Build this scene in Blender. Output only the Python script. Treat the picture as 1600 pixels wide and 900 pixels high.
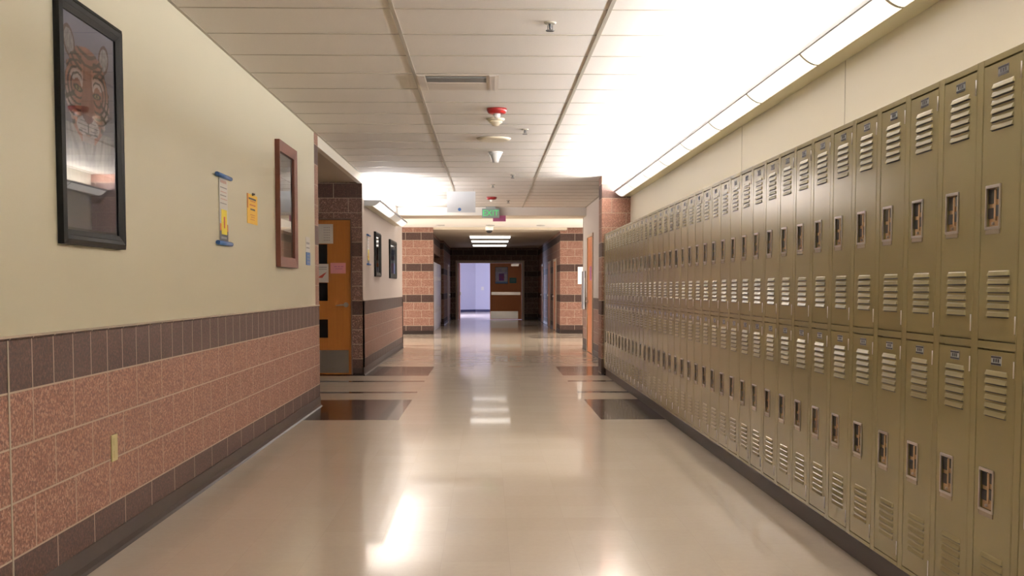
import bpy, bmesh, math, random
from mathutils import Vector, Matrix
random.seed(7)
scene = bpy.context.scene
for o in list(bpy.data.objects): bpy.data.objects.remove(o)
COL = scene.collection
PI = math.pi

# ------------------------------------------------------------------ camera, light, exposure
cam_d = bpy.data.cameras.new('camera'); cam = bpy.data.objects.new('camera', cam_d); COL.objects.link(cam)
cam_d.sensor_fit = 'HORIZONTAL'; cam_d.sensor_width = 36.0
cam_d.lens = 36.0 * 1683.7 / 1600.0
cam_d.shift_y = 93.3 / 1600.0
cam_d.clip_start = 0.05; cam_d.clip_end = 200
cam.location = (0, 0, 1.221)
cam.rotation_euler = (PI/2 - 0.0555, 0, -0.0232)
scene.camera = cam

UP_W = 100.0          # uplight power of one wall luminaire section
LENS_E = 1.0         # lens glow
CROSS_W = 420.0         # added fill light at each arm of the crossing
FAR_E = 3.5          # troffers in the far corridor
DAY_W = 1500.0        # guessed daylight lamp of the far room
scene.view_settings.view_transform = 'Standard'
scene.view_settings.look = 'None'
scene.view_settings.exposure = -0.08
scene.view_settings.gamma = 1.0
scene.view_settings.use_curve_mapping = False
w = bpy.data.worlds.new('world'); scene.world = w; w.use_nodes = True
w.node_tree.nodes['Background'].inputs[0].default_value = (1.0, .95, .88, 1)
w.node_tree.nodes['Background'].inputs[1].default_value = 0.02

# ------------------------------------------------------------------ key measures (metres)
XL, XR, XW = -1.731, 1.625, 2.0          # left wall, locker fronts, wall behind lockers
ZC = 2.78                                # ceiling
YE = 11.17                               # end of the near left wall
YA = 15.083                              # far side of the alcove / start of second left wall
YB0, YB1 = 21.0, 22.0                    # bulkhead
Y2 = 22.12                               # end of second left wall
YP = 28.32                               # piers after the crossing
YEND = 41.44                             # end wall with the double door
BACK = -6.0

# ------------------------------------------------------------------ materials
def srgb(r, g, b):
    f = lambda c: (c/255/12.92) if c/255 <= .04045 else ((c/255+.055)/1.055)**2.4
    return (f(r), f(g), f(b), 1)
def new_mat(name):
    m = bpy.data.materials.new(name); m.use_nodes = True
    nt = m.node_tree; return m, nt, nt.nodes['Principled BSDF']
def mat(name, col, rough=.6, metal=0, bump=0, bscale=200, emis=None, es=0, coat=0, var=0, vscale=6, spec=None):
    m, nt, p = new_mat(name)
    p.inputs['Base Color'].default_value = col
    p.inputs['Roughness'].default_value = rough; p.inputs['Metallic'].default_value = metal
    if coat: p.inputs['Coat Weight'].default_value = coat; p.inputs['Coat Roughness'].default_value = .08
    if spec is not None: p.inputs['Specular IOR Level'].default_value = spec
    if emis: p.inputs['Emission Color'].default_value = emis; p.inputs['Emission Strength'].default_value = es
    tc = nt.nodes.new('ShaderNodeTexCoord')
    if bump:
        n = nt.nodes.new('ShaderNodeTexNoise'); n.inputs['Scale'].default_value = bscale; n.inputs['Detail'].default_value = 3
        nt.links.new(tc.outputs['Object'], n.inputs['Vector'])
        b = nt.nodes.new('ShaderNodeBump'); b.inputs['Strength'].default_value = bump; b.inputs['Distance'].default_value = .01
        nt.links.new(n.outputs['Fac'], b.inputs['Height']); nt.links.new(b.outputs['Normal'], p.inputs['Normal'])
    if var:
        n = nt.nodes.new('ShaderNodeTexNoise'); n.inputs['Scale'].default_value = vscale; n.inputs['Detail'].default_value = 4
        nt.links.new(tc.outputs['Object'], n.inputs['Vector'])
        mx = nt.nodes.new('ShaderNodeMix'); mx.data_type = 'RGBA'
        mx.inputs[6].default_value = tuple(c*(1-var) for c in col[:3])+(1,)
        mx.inputs[7].default_value = tuple(min(1, c*(1+var)) for c in col[:3])+(1,)
        nt.links.new(n.outputs['Fac'], mx.inputs[0]); nt.links.new(mx.outputs[2], p.inputs['Base Color'])
    return m
class NT:
    def __init__(s, nt): s.nt = nt
    def n(s, t, **k):
        x = s.nt.nodes.new(t)
        for a, v in k.items(): setattr(x, a, v)
        return x
    def l(s, a, b): s.nt.links.new(a, b)
    def m(s, op, a, b=None, c=None):
        x = s.n('ShaderNodeMath', operation=op)
        for i, v in enumerate((a, b, c)):
            if v is None: continue
            if isinstance(v, (int, float)): x.inputs[i].default_value = v
            else: s.l(v, x.inputs[i])
        return x.outputs[0]
    def mix(s, f, a, b):
        x = s.n('ShaderNodeMix', data_type='RGBA')
        for i, v in ((0, f), (6, a), (7, b)):
            if isinstance(v, (int, float, tuple)): x.inputs[i].default_value = v
            else: s.l(v, x.inputs[i])
        return x.outputs[2]

SALMON_A, SALMON_B = (.30, .145, .095, 1), (.095, .038, .026, 1)
DARK_A, DARK_B = (.066, .029, .020, 1), (.014, .006, .005, 1)
MORTAR = (.36, .29, .22, 1)
def block_mat(name, phase=0.0, soldier=True, stripes=(0, 4, 8, 12), sc=(SALMON_A, SALMON_B)):
    m, nt, p = new_mat(name); T = NT(nt)
    tc = T.n('ShaderNodeTexCoord'); sp = T.n('ShaderNodeSeparateXYZ'); T.l(tc.outputs['Object'], sp.inputs[0])
    ge = T.n('ShaderNodeNewGeometry'); sn = T.n('ShaderNodeSeparateXYZ'); T.l(ge.outputs['Normal'], sn.inputs[0])
    isx = T.m('GREATER_THAN', T.m('ABSOLUTE', sn.outputs[0]), .5)
    u = T.m('ADD', T.m('MULTIPLY', sp.outputs[1], isx), T.m('MULTIPLY', sp.outputs[0], T.m('SUBTRACT', 1, isx)))
    u = T.m('ADD', u, 40.64*2 - phase); v = T.m('ADD', sp.outputs[2], -.026)
    cv = T.n('ShaderNodeCombineXYZ'); T.l(u, cv.inputs[0]); T.l(v, cv.inputs[1])
    row = T.m('FLOOR', T.m('DIVIDE', v, .2032))
    def brick(w_, off):
        b = T.n('ShaderNodeTexBrick'); b.offset = off; b.offset_frequency = 2; b.squash = 1
        T.l(cv.outputs[0], b.inputs['Vector'])
        b.inputs['Scale'].default_value = 1; b.inputs['Brick Width'].default_value = w_
        b.inputs['Row Height'].default_value = .2032; b.inputs['Mortar Size'].default_value = .0040
        b.inputs['Mortar Smooth'].default_value = .15
        return b.outputs['Fac']
    f1 = brick(.4064, .5)
    if soldier:
        is4 = T.m('COMPARE', row, 4, .1)
        f2 = brick(.2032, 0)
        fac = T.m('ADD', T.m('MULTIPLY', f1, T.m('SUBTRACT', 1, is4)), T.m('MULTIPLY', f2, is4))
    else: fac = f1
    dark = None
    for s_ in stripes:
        c = T.m('COMPARE', row, s_, .1); dark = c if dark is None else T.m('ADD', dark, c)
    dark = T.m('MINIMUM', T.m('ADD', dark, T.m('LESS_THAN', row, 0)), 1)
    no = T.n('ShaderNodeTexNoise'); no.inputs['Scale'].default_value = 75; no.inputs['Detail'].default_value = 5; no.inputs['Roughness'].default_value = .75
    T.l(tc.outputs['Object'], no.inputs['Vector'])
    rp = T.n('ShaderNodeValToRGB'); rp.color_ramp.elements[0].position = .41; rp.color_ramp.elements[1].position = .60
    T.l(no.outputs['Fac'], rp.inputs[0])
    vo = T.n('ShaderNodeTexVoronoi'); vo.inputs['Scale'].default_value = 110; T.l(tc.outputs['Object'], vo.inputs['Vector'])
    vs = T.n('ShaderNodeSeparateColor'); T.l(vo.outputs['Color'], vs.inputs[0])
    spk = T.m('GREATER_THAN', vs.outputs[0], .80)
    sal = T.mix(rp.outputs[0], sc[1], sc[0]); sal = T.mix(T.m('MULTIPLY', spk, .45), sal, (.50, .32, .25, 1))
    drk = T.mix(rp.outputs[0], DARK_B, DARK_A); drk = T.mix(T.m('MULTIPLY', spk, .25), drk, (.17, .10, .08, 1))
    wn = T.n('ShaderNodeTexNoise'); wn.inputs['Scale'].default_value = 1.3; T.l(cv.outputs[0], wn.inputs['Vector'])
    colr = T.mix(dark, sal, drk)
    colr = T.mix(T.m('MULTIPLY', wn.outputs['Fac'], .18), colr, (.12, .07, .05, 1))
    colr = T.mix(fac, colr, MORTAR)
    T.l(colr, p.inputs['Base Color'])
    p.inputs['Roughness'].default_value = .62; p.inputs['Specular IOR Level'].default_value = .3
    h = T.m('SUBTRACT', T.m('MULTIPLY', no.outputs['Fac'], .12), fac)
    b = T.n('ShaderNodeBump'); b.inputs['Strength'].default_value = .5; b.inputs['Distance'].default_value = .006
    T.l(h, b.inputs['Height']); T.l(b.outputs['Normal'], p.inputs['Normal'])
    return m
def floor_mat(name, c1, c2, rough):
    m, nt, p = new_mat(name); T = NT(nt)
    tc = T.n('ShaderNodeTexCoord')
    mp = T.n('ShaderNodeMapping'); mp.inputs['Location'].default_value = (20*.3048+.205, 20*.3048-.18, 0); T.l(tc.outputs['Object'], mp.inputs[0])
    b = T.n('ShaderNodeTexBrick'); b.offset = 0; T.l(mp.outputs[0], b.inputs['Vector'])
    b.inputs['Scale'].default_value = 1; b.inputs['Brick Width'].default_value = .3048; b.inputs['Row Height'].default_value = .3048
    b.inputs['Mortar Size'].default_value = .0009; b.inputs['Mortar Smooth'].default_value = 1; b.inputs['Bias'].default_value = 0
    b.inputs['Color1'].default_value = c1; b.inputs['Color2'].default_value = c2
    b.inputs['Mortar'].default_value = tuple(c*.78 for c in c1[:3])+(1,)
    no = T.n('ShaderNodeTexNoise'); no.inputs['Scale'].default_value = 28; no.inputs['Detail'].default_value = 6; no.inputs['Roughness'].default_value = .7
    T.l(tc.outputs['Object'], no.inputs['Vector'])
    col = T.mix(T.m('MULTIPLY', no.outputs['Fac'], .30), b.outputs['Color'], tuple(c*.6 for c in c1[:3])+(1,))
    T.l(col, p.inputs['Base Color'])
    n2 = T.n('ShaderNodeTexNoise'); n2.inputs['Scale'].default_value = 3.0; n2.inputs['Detail'].default_value = 2
    mp2 = T.n('ShaderNodeMapping'); mp2.inputs['Scale'].default_value = (.45, 1.6, 1); T.l(tc.outputs['Object'], mp2.inputs[0]); T.l(mp2.outputs[0], n2.inputs['Vector'])
    r = T.m('ADD', T.m('MULTIPLY', n2.outputs['Fac'], .06), rough); T.l(r, p.inputs['Roughness'])
    bp = T.n('ShaderNodeBump'); bp.inputs['Strength'].default_value = .03; bp.inputs['Distance'].default_value = .006
    T.l(n2.outputs['Fac'], bp.inputs['Height'])
    T.l(bp.outputs['Normal'], p.inputs['Normal'])
    p.inputs['Coat Weight'].default_value = .32; p.inputs['Coat Roughness'].default_value = .035; p.inputs['Specular IOR Level'].default_value = .35
    return m
def wood_mat(name, c1, c2, rough=.3):
    m, nt, p = new_mat(name); T = NT(nt)
    tc = T.n('ShaderNodeTexCoord'); mp = T.n('ShaderNodeMapping'); mp.inputs['Scale'].default_value = (14, 14, .8); T.l(tc.outputs['Object'], mp.inputs[0])
    no = T.n('ShaderNodeTexNoise'); no.inputs['Scale'].default_value = 3; no.inputs['Detail'].default_value = 5; T.l(mp.outputs[0], no.inputs['Vector'])
    T.l(T.mix(no.outputs['Fac'], c1, c2), p.inputs['Base Color']); p.inputs['Roughness'].default_value = rough; p.inputs['Specular IOR Level'].default_value = .25
    return m
def glass_mat(name):
    m = bpy.data.materials.new(name); m.use_nodes = True; nt = m.node_tree; T = NT(nt)
    nt.nodes.remove(nt.nodes['Principled BSDF'])
    out = nt.nodes['Material Output']
    t = T.n('ShaderNodeBsdfTransparent'); g = T.n('ShaderNodeBsdfGlossy'); g.inputs['Roughness'].default_value = .01
    fr = T.n('ShaderNodeFresnel'); fr.inputs[0].default_value = 1.5
    ms = T.n('ShaderNodeMixShader'); T.l(T.m('MULTIPLY', fr.outputs[0], 1.2), ms.inputs[0]); T.l(t.outputs[0], ms.inputs[1]); T.l(g.outputs[0], ms.inputs[2]); T.l(ms.outputs[0], out.inputs[0])
    return m
def vcol_mat(name, rough=.5, spec=.5):
    m, nt, p = new_mat(name)
    a = nt.nodes.new('ShaderNodeVertexColor'); a.layer_name = 'Col'
    nt.links.new(a.outputs[0], p.inputs['Base Color']); p.inputs['Roughness'].default_value = rough
    return m

M = {}
M['block'] = block_mat('wainscot_block', phase=.07)
M['block_wall'] = block_mat('banded_block', phase=.11, soldier=False)
M['block_brown_shade'] = block_mat('brown_shade_block', phase=.11, soldier=False, sc=((.15, .075, .055, 1), (.055, .026, .02, 1)))  # brown alcove block; on the end wall it paints in shade
M['floor'] = floor_mat('vinyl_tile', (.68, .58, .47, 1), (.65, .55, .44, 1), .16)
M['floor_dark'] = floor_mat('vinyl_tile_dark', (.028, .02, .018, 1), (.022, .017, .016, 1), .15)
M['cream'] = mat('cream_paint', (.60, .56, .425, 1), .42, bump=.04, bscale=120, var=.02, vscale=1.2)
M['cream_right'] = mat('cream_panel', (.72, .67, .56, 1), .4, bump=.03, bscale=150)
M['cream_seam'] = mat('panel_seam', (.45, .41, .33, 1), .5)
M['grey_cream'] = mat('pale_paint', (.47, .41, .37, 1), .5, bump=.03, bscale=150)
M['tile'] = mat('ceiling_tile', (.70, .645, .58, 1), .85, bump=.25, bscale=260, var=.05, vscale=90)
M['tbar'] = mat('ceiling_grid', (.36, .32, .25, 1), .5)
M['drywall'] = mat('white_drywall', (.74, .70, .64, 1), .7)
M['soffit'] = mat('tan_soffit', (.50, .42, .32, 1), .7)
M['rubber'] = mat('cove_base', (.024, .015, .012, 1), .4, spec=.25)
M['rubber_kick'] = mat('kick_base', (.035, .021, .017, 1), .45, spec=.25)
M['locker'] = mat('locker_paint', (.285, .24, .115, 1), .20, bump=.012, bscale=90)
M['louvre_shade'] = mat('slot_shade', (.03, .025, .015, 1), .6)  # dark colour standing for the unlit slots under the louvres
M['chrome'] = mat('brushed_steel', (.62, .58, .55, 1), .28, metal=1)
M['steel'] = mat('stainless', (.55, .54, .53, 1), .3, metal=1, bump=.02, bscale=60)
M['cup'] = mat('cup_back', (.48, .31, .17, 1), .4)
M['cup_tab'] = mat('worn_tab', (.40, .33, .25, 1), .3, metal=.6)
M['black'] = mat('black_plastic', (.008, .008, .009, 1), .4)
M['frame_black'] = mat('black_frame', (.007, .007, .007, 1), .5, spec=.12)
M['frame_wood'] = wood_mat('mahogany_frame', (.085, .026, .016, 1), (.14, .05, .03, 1), .5)
M['wood'] = wood_mat('oak_door', (.40, .155, .035, 1), (.30, .105, .024, 1), .3)
M['wood_far'] = wood_mat('maple_door', (.74, .26, .075, 1), (.62, .20, .055, 1), .35)
M['metal_frame'] = mat('door_frame_paint', (.55, .43, .32, 1), .45)
M['brown_frame'] = mat('brown_frame_paint', (.10, .06, .045, 1), .45)
M['dark_glass'] = mat('dark_glass', (.012, .012, .012, 1), .08)
M['glass'] = glass_mat('clear_glass')
M['paper'] = mat('white_paper', (.72, .70, .68, 1), .7)
M['ink'] = mat('grey_ink', (.30, .29, .30, 1), .7)
M['ink_dark'] = mat('dark_ink', (.05, .05, .06, 1), .7)
M['ink_red'] = mat('red_ink', (.45, .06, .04, 1), .7)
M['ink_pink'] = mat('faint_pink_ink', (.62, .42, .38, 1), .7)
M['pink'] = mat('pink_paper', (.68, .28, .30, 1), .7)
M['magenta'] = mat('magenta_paper', (.42, .11, .25, 1), .7)
M['teal'] = mat('teal_paper', (.06, .24, .24, 1), .7)
M['blue'] = mat('blue_vinyl', (.03, .10, .28, 1), .45)
M['sky'] = mat('light_blue_print', (.16, .26, .55, 1), .4)
M['yellow'] = mat('yellow_vinyl', (.75, .62, .02, 1), .5)
M['yellow_paper'] = mat('golden_paper', (.78, .48, .05, 1), .6)
M['orange'] = mat('orange_print', (.50, .14, .03, 1), .6)
M['white'] = mat('white_plastic', (.78, .76, .72, 1), .4)
M['ivory'] = mat('ivory_plastic', (.55, .48, .24, 1), .4)
M['beige'] = mat('beige_plastic', (.62, .54, .40, 1), .45)
M['red'] = mat('red_plastic', (.28, .012, .012, 1), .35)
M['grey_plastic'] = mat('grey_plastic', (.35, .36, .36, 1), .4)
M['green'] = mat('green_exit', (.03, .42, .12, 1), .4, emis=(.12, .9, .25, 1), es=.45)
M['exit_face'] = mat('exit_face', (.24, .28, .26, 1), .4, emis=(.2, .5, .3, 1), es=.04)
M['lens'] = mat('glowing_lens', (.9, .88, .84, 1), .4, emis=(1, .985, .95, 1), es=LENS_E)
M['lens_dim'] = mat('dim_lens', (.75, .70, .62, 1), .4, emis=(1, .95, .88, 1), es=.25)
M['troffer'] = mat('troffer_lens', (.8, .8, .78, 1), .4, emis=(1, .95, .86, 1), es=FAR_E)
M['troffer_dim'] = mat('troffer_lens_dim', (.8, .8, .78, 1), .4, emis=(1, .95, .88, 1), es=FAR_E*.55)
M['lamp_body'] = mat('lamp_body', (.66, .62, .48, 1), .4)
M['rim'] = mat('lamp_rim', (.10, .095, .09, 1), .4)
M['divider'] = mat('lens_divider', (.40, .36, .27, 1), .5)
M['board'] = mat('board_white', (.52, .53, .55, 1), .5)
M['slot'] = mat('diffuser_slot', (.10, .10, .10, 1), .5)
M['diffuser'] = mat('diffuser_paint', (.60, .53, .46, 1), .5)
M['blue_wall'] = mat('pale_blue_wall', (.62, .62, .74, 1), .6)
M['blue_base'] = mat('blue_base', (.05, .05, .12, 1), .5)
M['print'] = vcol_mat('poster_print', .6)
M['far_locker'] = mat('grey_locker_paint', (.62, .60, .58, 1), .3)

# ------------------------------------------------------------------ mesh helpers
class MB:
    def __init__(s): s.v = []; s.f = []; s.mi = []; s.mats = []; s.sm = []
    def _m(s, m):
        m = M[m] if isinstance(m, str) else m
        if m not in s.mats: s.mats.append(m)
        return s.mats.index(m)
    def quad(s, pts, m, smooth=False):
        i = len(s.v); s.v += [tuple(p) for p in pts]; s.f.append(tuple(range(i, i+len(pts)))); s.mi.append(s._m(m)); s.sm.append(smooth)
    def box(s, x0, x1, y0, y1, z0, z1, m, skip=''):
        if x0 > x1: x0, x1 = x1, x0
        if y0 > y1: y0, y1 = y1, y0
        if z0 > z1: z0, z1 = z1, z0
        i = len(s.v); s.v += [(x0,y0,z0),(x1,y0,z0),(x1,y1,z0),(x0,y1,z0),(x0,y0,z1),(x1,y0,z1),(x1,y1,z1),(x0,y1,z1)]
        F = {'b':(0,3,2,1),'t':(4,5,6,7),'f':(0,1,5,4),'r':(1,2,6,5),'k':(2,3,7,6),'l':(3,0,4,7)}
        k = s._m(m)
        for n, q in F.items():
            if n in skip: continue
            s.f.append(tuple(i+j for j in q)); s.mi.append(k); s.sm.append(False)
        return s
    def lathe(s, c, prof, m, seg=28, axis='z', smooth=True):
        """prof: (radius, height) pairs around c; axis z (height upward), or y"""
        k = s._m(m); i0 = len(s.v)
        for r, h in prof:
            for j in range(seg):
                a = 2*PI*j/seg
                if axis == 'z': s.v.append((c[0]+r*math.cos(a), c[1]+r*math.sin(a), c[2]+h))
                elif axis == 'x': s.v.append((c[0]+h, c[1]+r*math.cos(a), c[2]+r*math.sin(a)))
                else: s.v.append((c[0]+r*math.cos(a), c[1]+h, c[2]+r*math.sin(a)))
        for a in range(len(prof)-1):
            for j in range(seg):
                s.f.append((i0+a*seg+j, i0+a*seg+(j+1)%seg, i0+(a+1)*seg+(j+1)%seg, i0+(a+1)*seg+j)); s.mi.append(k); s.sm.append(smooth)
        for ring in (0, len(prof)-1):
            s.f.append(tuple(i0+ring*seg+j for j in range(seg))); s.mi.append(k); s.sm.append(False)
    def prism(s, prof, y0, y1, m, axis='y', smooth=False):
        """closed profile of (a, b) pairs swept along the axis; axis y: (x, z), axis x: (y, z)"""
        P = (lambda a, b, t: (a, t, b)) if axis == 'y' else (lambda a, b, t: (t, a, b))
        n = len(prof); i = len(s.v); k = s._m(m)
        s.v += [P(a, b, y0) for a, b in prof] + [P(a, b, y1) for a, b in prof]
        for j in range(n):
            s.f.append((i+j, i+(j+1)%n, i+n+(j+1)%n, i+n+j)); s.mi.append(k); s.sm.append(smooth)
        s.f.append(tuple(i+j for j in range(n))); s.f.append(tuple(i+n+j for j in range(n))); s.mi += [k, k]; s.sm += [False, False]
    def build(s, name, parent=None, bevel=0, recalc=True):
        me = bpy.data.meshes.new(name); me.from_pydata(s.v, [], s.f)
        for m in s.mats: me.materials.append(m)
        me.polygons.foreach_set('material_index', s.mi); me.polygons.foreach_set('use_smooth', s.sm)
        if recalc:
            bm = bmesh.new(); bm.from_mesh(me); bmesh.ops.recalc_face_normals(bm, faces=bm.faces); bm.to_mesh(me); bm.free()
        me.update()
        o = bpy.data.objects.new(name, me); COL.objects.link(o)
        if parent is not None: attach(o, parent)
        if bevel:
            b = o.modifiers.new('bevel', 'BEVEL'); b.width = bevel; b.segments = 2; b.limit_method = 'ANGLE'; b.harden_normals = False
        return o
ORIGIN = {}
def attach(o, parent):
    o.parent = parent
    # shapes are written in world coordinates; shift them to the parent's origin
    off = Vector(ORIGIN.get(parent.name, (0, 0, 0)))
    ORIGIN[o.name] = tuple(off)
    if off.length: o.data.transform(Matrix.Translation(-off))
def tag(o, label, cat, group=None, kind=None):
    if label: o['label'] = label
    if cat: o['category'] = cat
    if group: o['group'] = group
    if kind: o['kind'] = kind
    return o
def empty(name, loc):
    o = bpy.data.objects.new(name, None); o.empty_display_size = .1; COL.objects.link(o); o.location = loc; ORIGIN[o.name] = tuple(loc); return o
def thing(name, loc, label, cat, group=None):
    return tag(empty(name, loc), label, cat, group)
def struct(mb, name, parent=None, bevel=0):
    o = mb.build(name, parent, bevel)
    if parent is None: o['kind'] = 'structure'
    return o
def single(mb, name, label, cat, group=None, bevel=0): return tag(mb.build(name, None, bevel), label, cat, group)
def copy_tree(o, parent=None):
    c = o.copy(); COL.objects.link(c)
    if parent is not None: c.parent = parent
    for ch in list(o.children): copy_tree(ch, c)
    return c
def text_mesh(s, size, name, m, parent, mat4, extrude=.002):
    cu = bpy.data.curves.new('txt', 'FONT'); cu.body = s; cu.size = size; cu.align_x = 'CENTER'; cu.align_y = 'CENTER'; cu.extrude = extrude
    t = bpy.data.objects.new('txt', cu); COL.objects.link(t)
    me = bpy.data.meshes.new_from_object(t.evaluated_get(bpy.context.evaluated_depsgraph_get()))
    bpy.data.objects.remove(t); me.transform(mat4); me.materials.clear(); me.materials.append(M[m])
    o = bpy.data.objects.new(name, me); COL.objects.link(o); attach(o, parent); return o

# ------------------------------------------------------------------ floor
def in_dark(x, y):
    side_l = x < -.82; side_r = x > 1.06
    if not (side_l or side_r): return False
    for a, b in ((9.94, 11.76), (12.50, 12.66), (14.0, 14.15), (14.97, 16.72), (22.66, 22.84), (26.25, 26.55), (27.15, 27.45), (34.5, 35.0)):
        if a < y < b: return True
    return False
xs = [-9, -5, -1.4, -.82, 1.06, 2.0, 5, 9]
ys = [BACK-.2, 0, 5, 9.94, 11.76, 12.50, 12.66, 14.0, 14.15, 14.97, 16.72, 19, 22.66, 22.84, 26.25, 26.55, 27.15, 27.45, 31, 34.5, 35.0, 38, 41.5, 48, 56.5]
fl = MB()
for i in range(len(xs)-1):
    for j in range(len(ys)-1):
        x0, x1, y0, y1 = xs[i], xs[i+1], ys[j], ys[j+1]
        fl.quad([(x0,y0,0),(x1,y0,0),(x1,y1,0),(x0,y1,0)], 'floor_dark' if in_dark((x0+x1)/2, (y0+y1)/2) else 'floor')
struct(fl, 'floor')

# ------------------------------------------------------------------ ceilings
GX = [-.5275 + 1.219*k for k in range(-1, 3)]
GX = [g for g in GX if XL < g < XW]
c = MB()
c.box(XL-.2, XW+.2, BACK, YB0, ZC, ZC+.1, 'tile')
ceil_o = struct(c, 'ceiling')
g = MB()
for x in GX: g.box(x-.012, x+.012, BACK, YB0, ZC-.004, ZC+.002, 'tbar', skip='t')
y = 6.13 - .6096*19
while y < YB0 - .1:
    edges = [XL] + GX + [XW]
    for a, b in zip(edges[:-1], edges[1:]):
        g.box(a+.0125, b-.0125, y-.007, y+.007, ZC-.003, ZC+.002, 'tbar', skip='t')
    y += .6096
for x0, x1 in ((XL, XL+.02), (XW-.02, XW)): g.box(x0, x1, BACK, YB0, ZC-.004, ZC+.002, 'tbar', skip='t')
g.build('ceiling_grid', ceil_o)
c = MB(); c.box(XL-1.5, XL+.0, YE, YA, 2.68, 2.9, 'soffit'); struct(c, 'ceiling_alcove')
c = MB(); c.box(XL-.001-.06, XL+.001, YE, YA, 2.665, ZC, 'cream_right'); struct(c, 'trim_1')        # cream header over the alcove mouth
c = MB(); c.box(XL-.3, XW+.2, YB0, YB1, 2.622, 3.0, 'drywall'); c.box(XL-.3, XW+.2, YB0+.01, YB1-.01, 2.62, 2.622, 'soffit'); struct(c, 'trim_2', bevel=.006)           # bulkhead
c = MB(); c.box(-9, 9, YB1, YP+.02, 2.80, 2.9, 'drywall'); struct(c, 'ceiling_crossing')
c = MB(); c.box(-1.42-.6, XW+.1, YP+.02, YEND+.1, 2.745, 2.9, 'soffit'); struct(c, 'ceiling_far')
c = MB(); c.box(-5, 5, YEND+.1, 56.5, 2.9, 3.0, 'drywall'); struct(c, 'ceiling_room')

# ------------------------------------------------------------------ walls
ZW = 1.042
def wains_wall(name, x0, x1, y0, y1, top, upper='cream', cap=True):
    m = MB(); m.box(x0, x1, y0, y1, 0, ZW, 'block'); m.box(x0, x1, y0, y1, ZW, top, upper)
    return struct(m, name)
# near left wall: painted above, blocks below, exposed block quoin at its end
m = MB()
m.box(XL-.2, XL, BACK, YE, 0, ZW, 'block'); m.box(XL-.2, XL, BACK, 10.93, ZW, ZC, 'cream'); m.box(XL-.2, XL, 10.93, YE, ZW, ZC, 'block_wall')
wl = struct(m, 'wall_left')
m = MB(); m.box(XL-.001, XL+.002, 3.920, 3.931, .1, ZW-.004, 'tbar'); struct(m, 'trim_3')        # control joint
# bull-nosed top of the cap course
m = MB(); m.prism([(XL, ZW-.012), (XL+.006, ZW-.010), (XL+.009, ZW-.004), (XL+.006, ZW+.002), (XL, ZW+.004)], BACK, YE, M['block']); struct(m, 'trim_4')
def cove(name, x, y0, y1, side, z=.10, mt='rubber'):
    m = MB(); s = side
    m.prism([(x, 0), (x, z), (x+s*.004, z), (x+s*.006, .03), (x+s*.014, .008), (x+s*.030, 0)], y0, y1, M[mt]); return struct(m, name)
def cove_y(name, y, x0, x1, side, z=.10, mt='rubber'):
    m = MB(); s = side
    m.prism([(y, 0), (y, z), (y+s*.004, z), (y+s*.006, .03), (y+s*.014, .008), (y+s*.030, 0)], x0, x1, M[mt], axis='x'); return struct(m, name)
cove('baseboard_left', XL, BACK, YE, 1)
# alcove
m = MB(); m.box(XL-1.7, XL-1.5, YE-.2, YA+.2, 0, 2.9, 'block_brown_shade'); struct(m, 'wall_alcove_back')
m = MB(); m.box(XL-1.5, XL-.2, YE-.2, YE, 0, 2.9, 'block_brown_shade'); struct(m, 'wall_alcove_near')
DX0, DX1, DZ = -2.81, -1.895, 2.165
m = MB()
m.box(DX1+.015, XL, YA, YA+.2, 0, ZC, 'block_brown_shade'); m.box(XL-1.5, DX0-.05, YA, YA+.2, 0, 2.9, 'block_brown_shade')
m.box(DX0-.05, DX1+.015, YA, YA+.2, DZ+.02, 2.9, 'block_brown_shade')
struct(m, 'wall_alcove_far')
cove_y('baseboard_alcove', YA, DX1+.02, XL, -1)
# second left wall
m = MB(); m.box(XL-.2, XL, YA+.2, Y2, 0, ZW, 'block'); m.box(XL-.2, XL, YA+.2, Y2, ZW, ZC, 'grey_cream')
m.box(XL-.004, XL, YA, YA+.2, 0, ZW, 'block'); m.box(XL-.004, XL+.001, YA+.0, YA+.2, ZW, ZC, 'grey_cream'); struct(m, 'wall_left_second')
cove('baseboard_left_second', XL, YA, Y2, 1)
m = MB(); m.box(XL-.19, XL-.002, Y2, Y2+.012, 0, 2.62, 'rubber'); m.box(XL-.01, XL+.012, Y2-.02, Y2+.012, 0, 1.0, 'rubber'); struct(m, 'trim_5')   # corner guard
# crossing corridor
m = MB(); m.box(-9, XL-.2, Y2-.2, Y2, 0, 2.9, 'block_wall'); struct(m, 'wall_crossing_left')
m = MB(); m.box(-9, -1.407, YP, YP+.35, 0, 2.9, 'block_wall'); struct(m, 'wall_pier_left'); cove_y('baseboard_pier_left', YP, -9, -1.407, -1)
YPR = 28.80
m = MB(); m.box(1.955, 9, YPR, YPR+.3, 0, 2.9, 'block_wall'); struct(m, 'wall_pier_right'); cove_y('baseboard_pier_right', YPR, 1.955, 9, -1)
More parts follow.
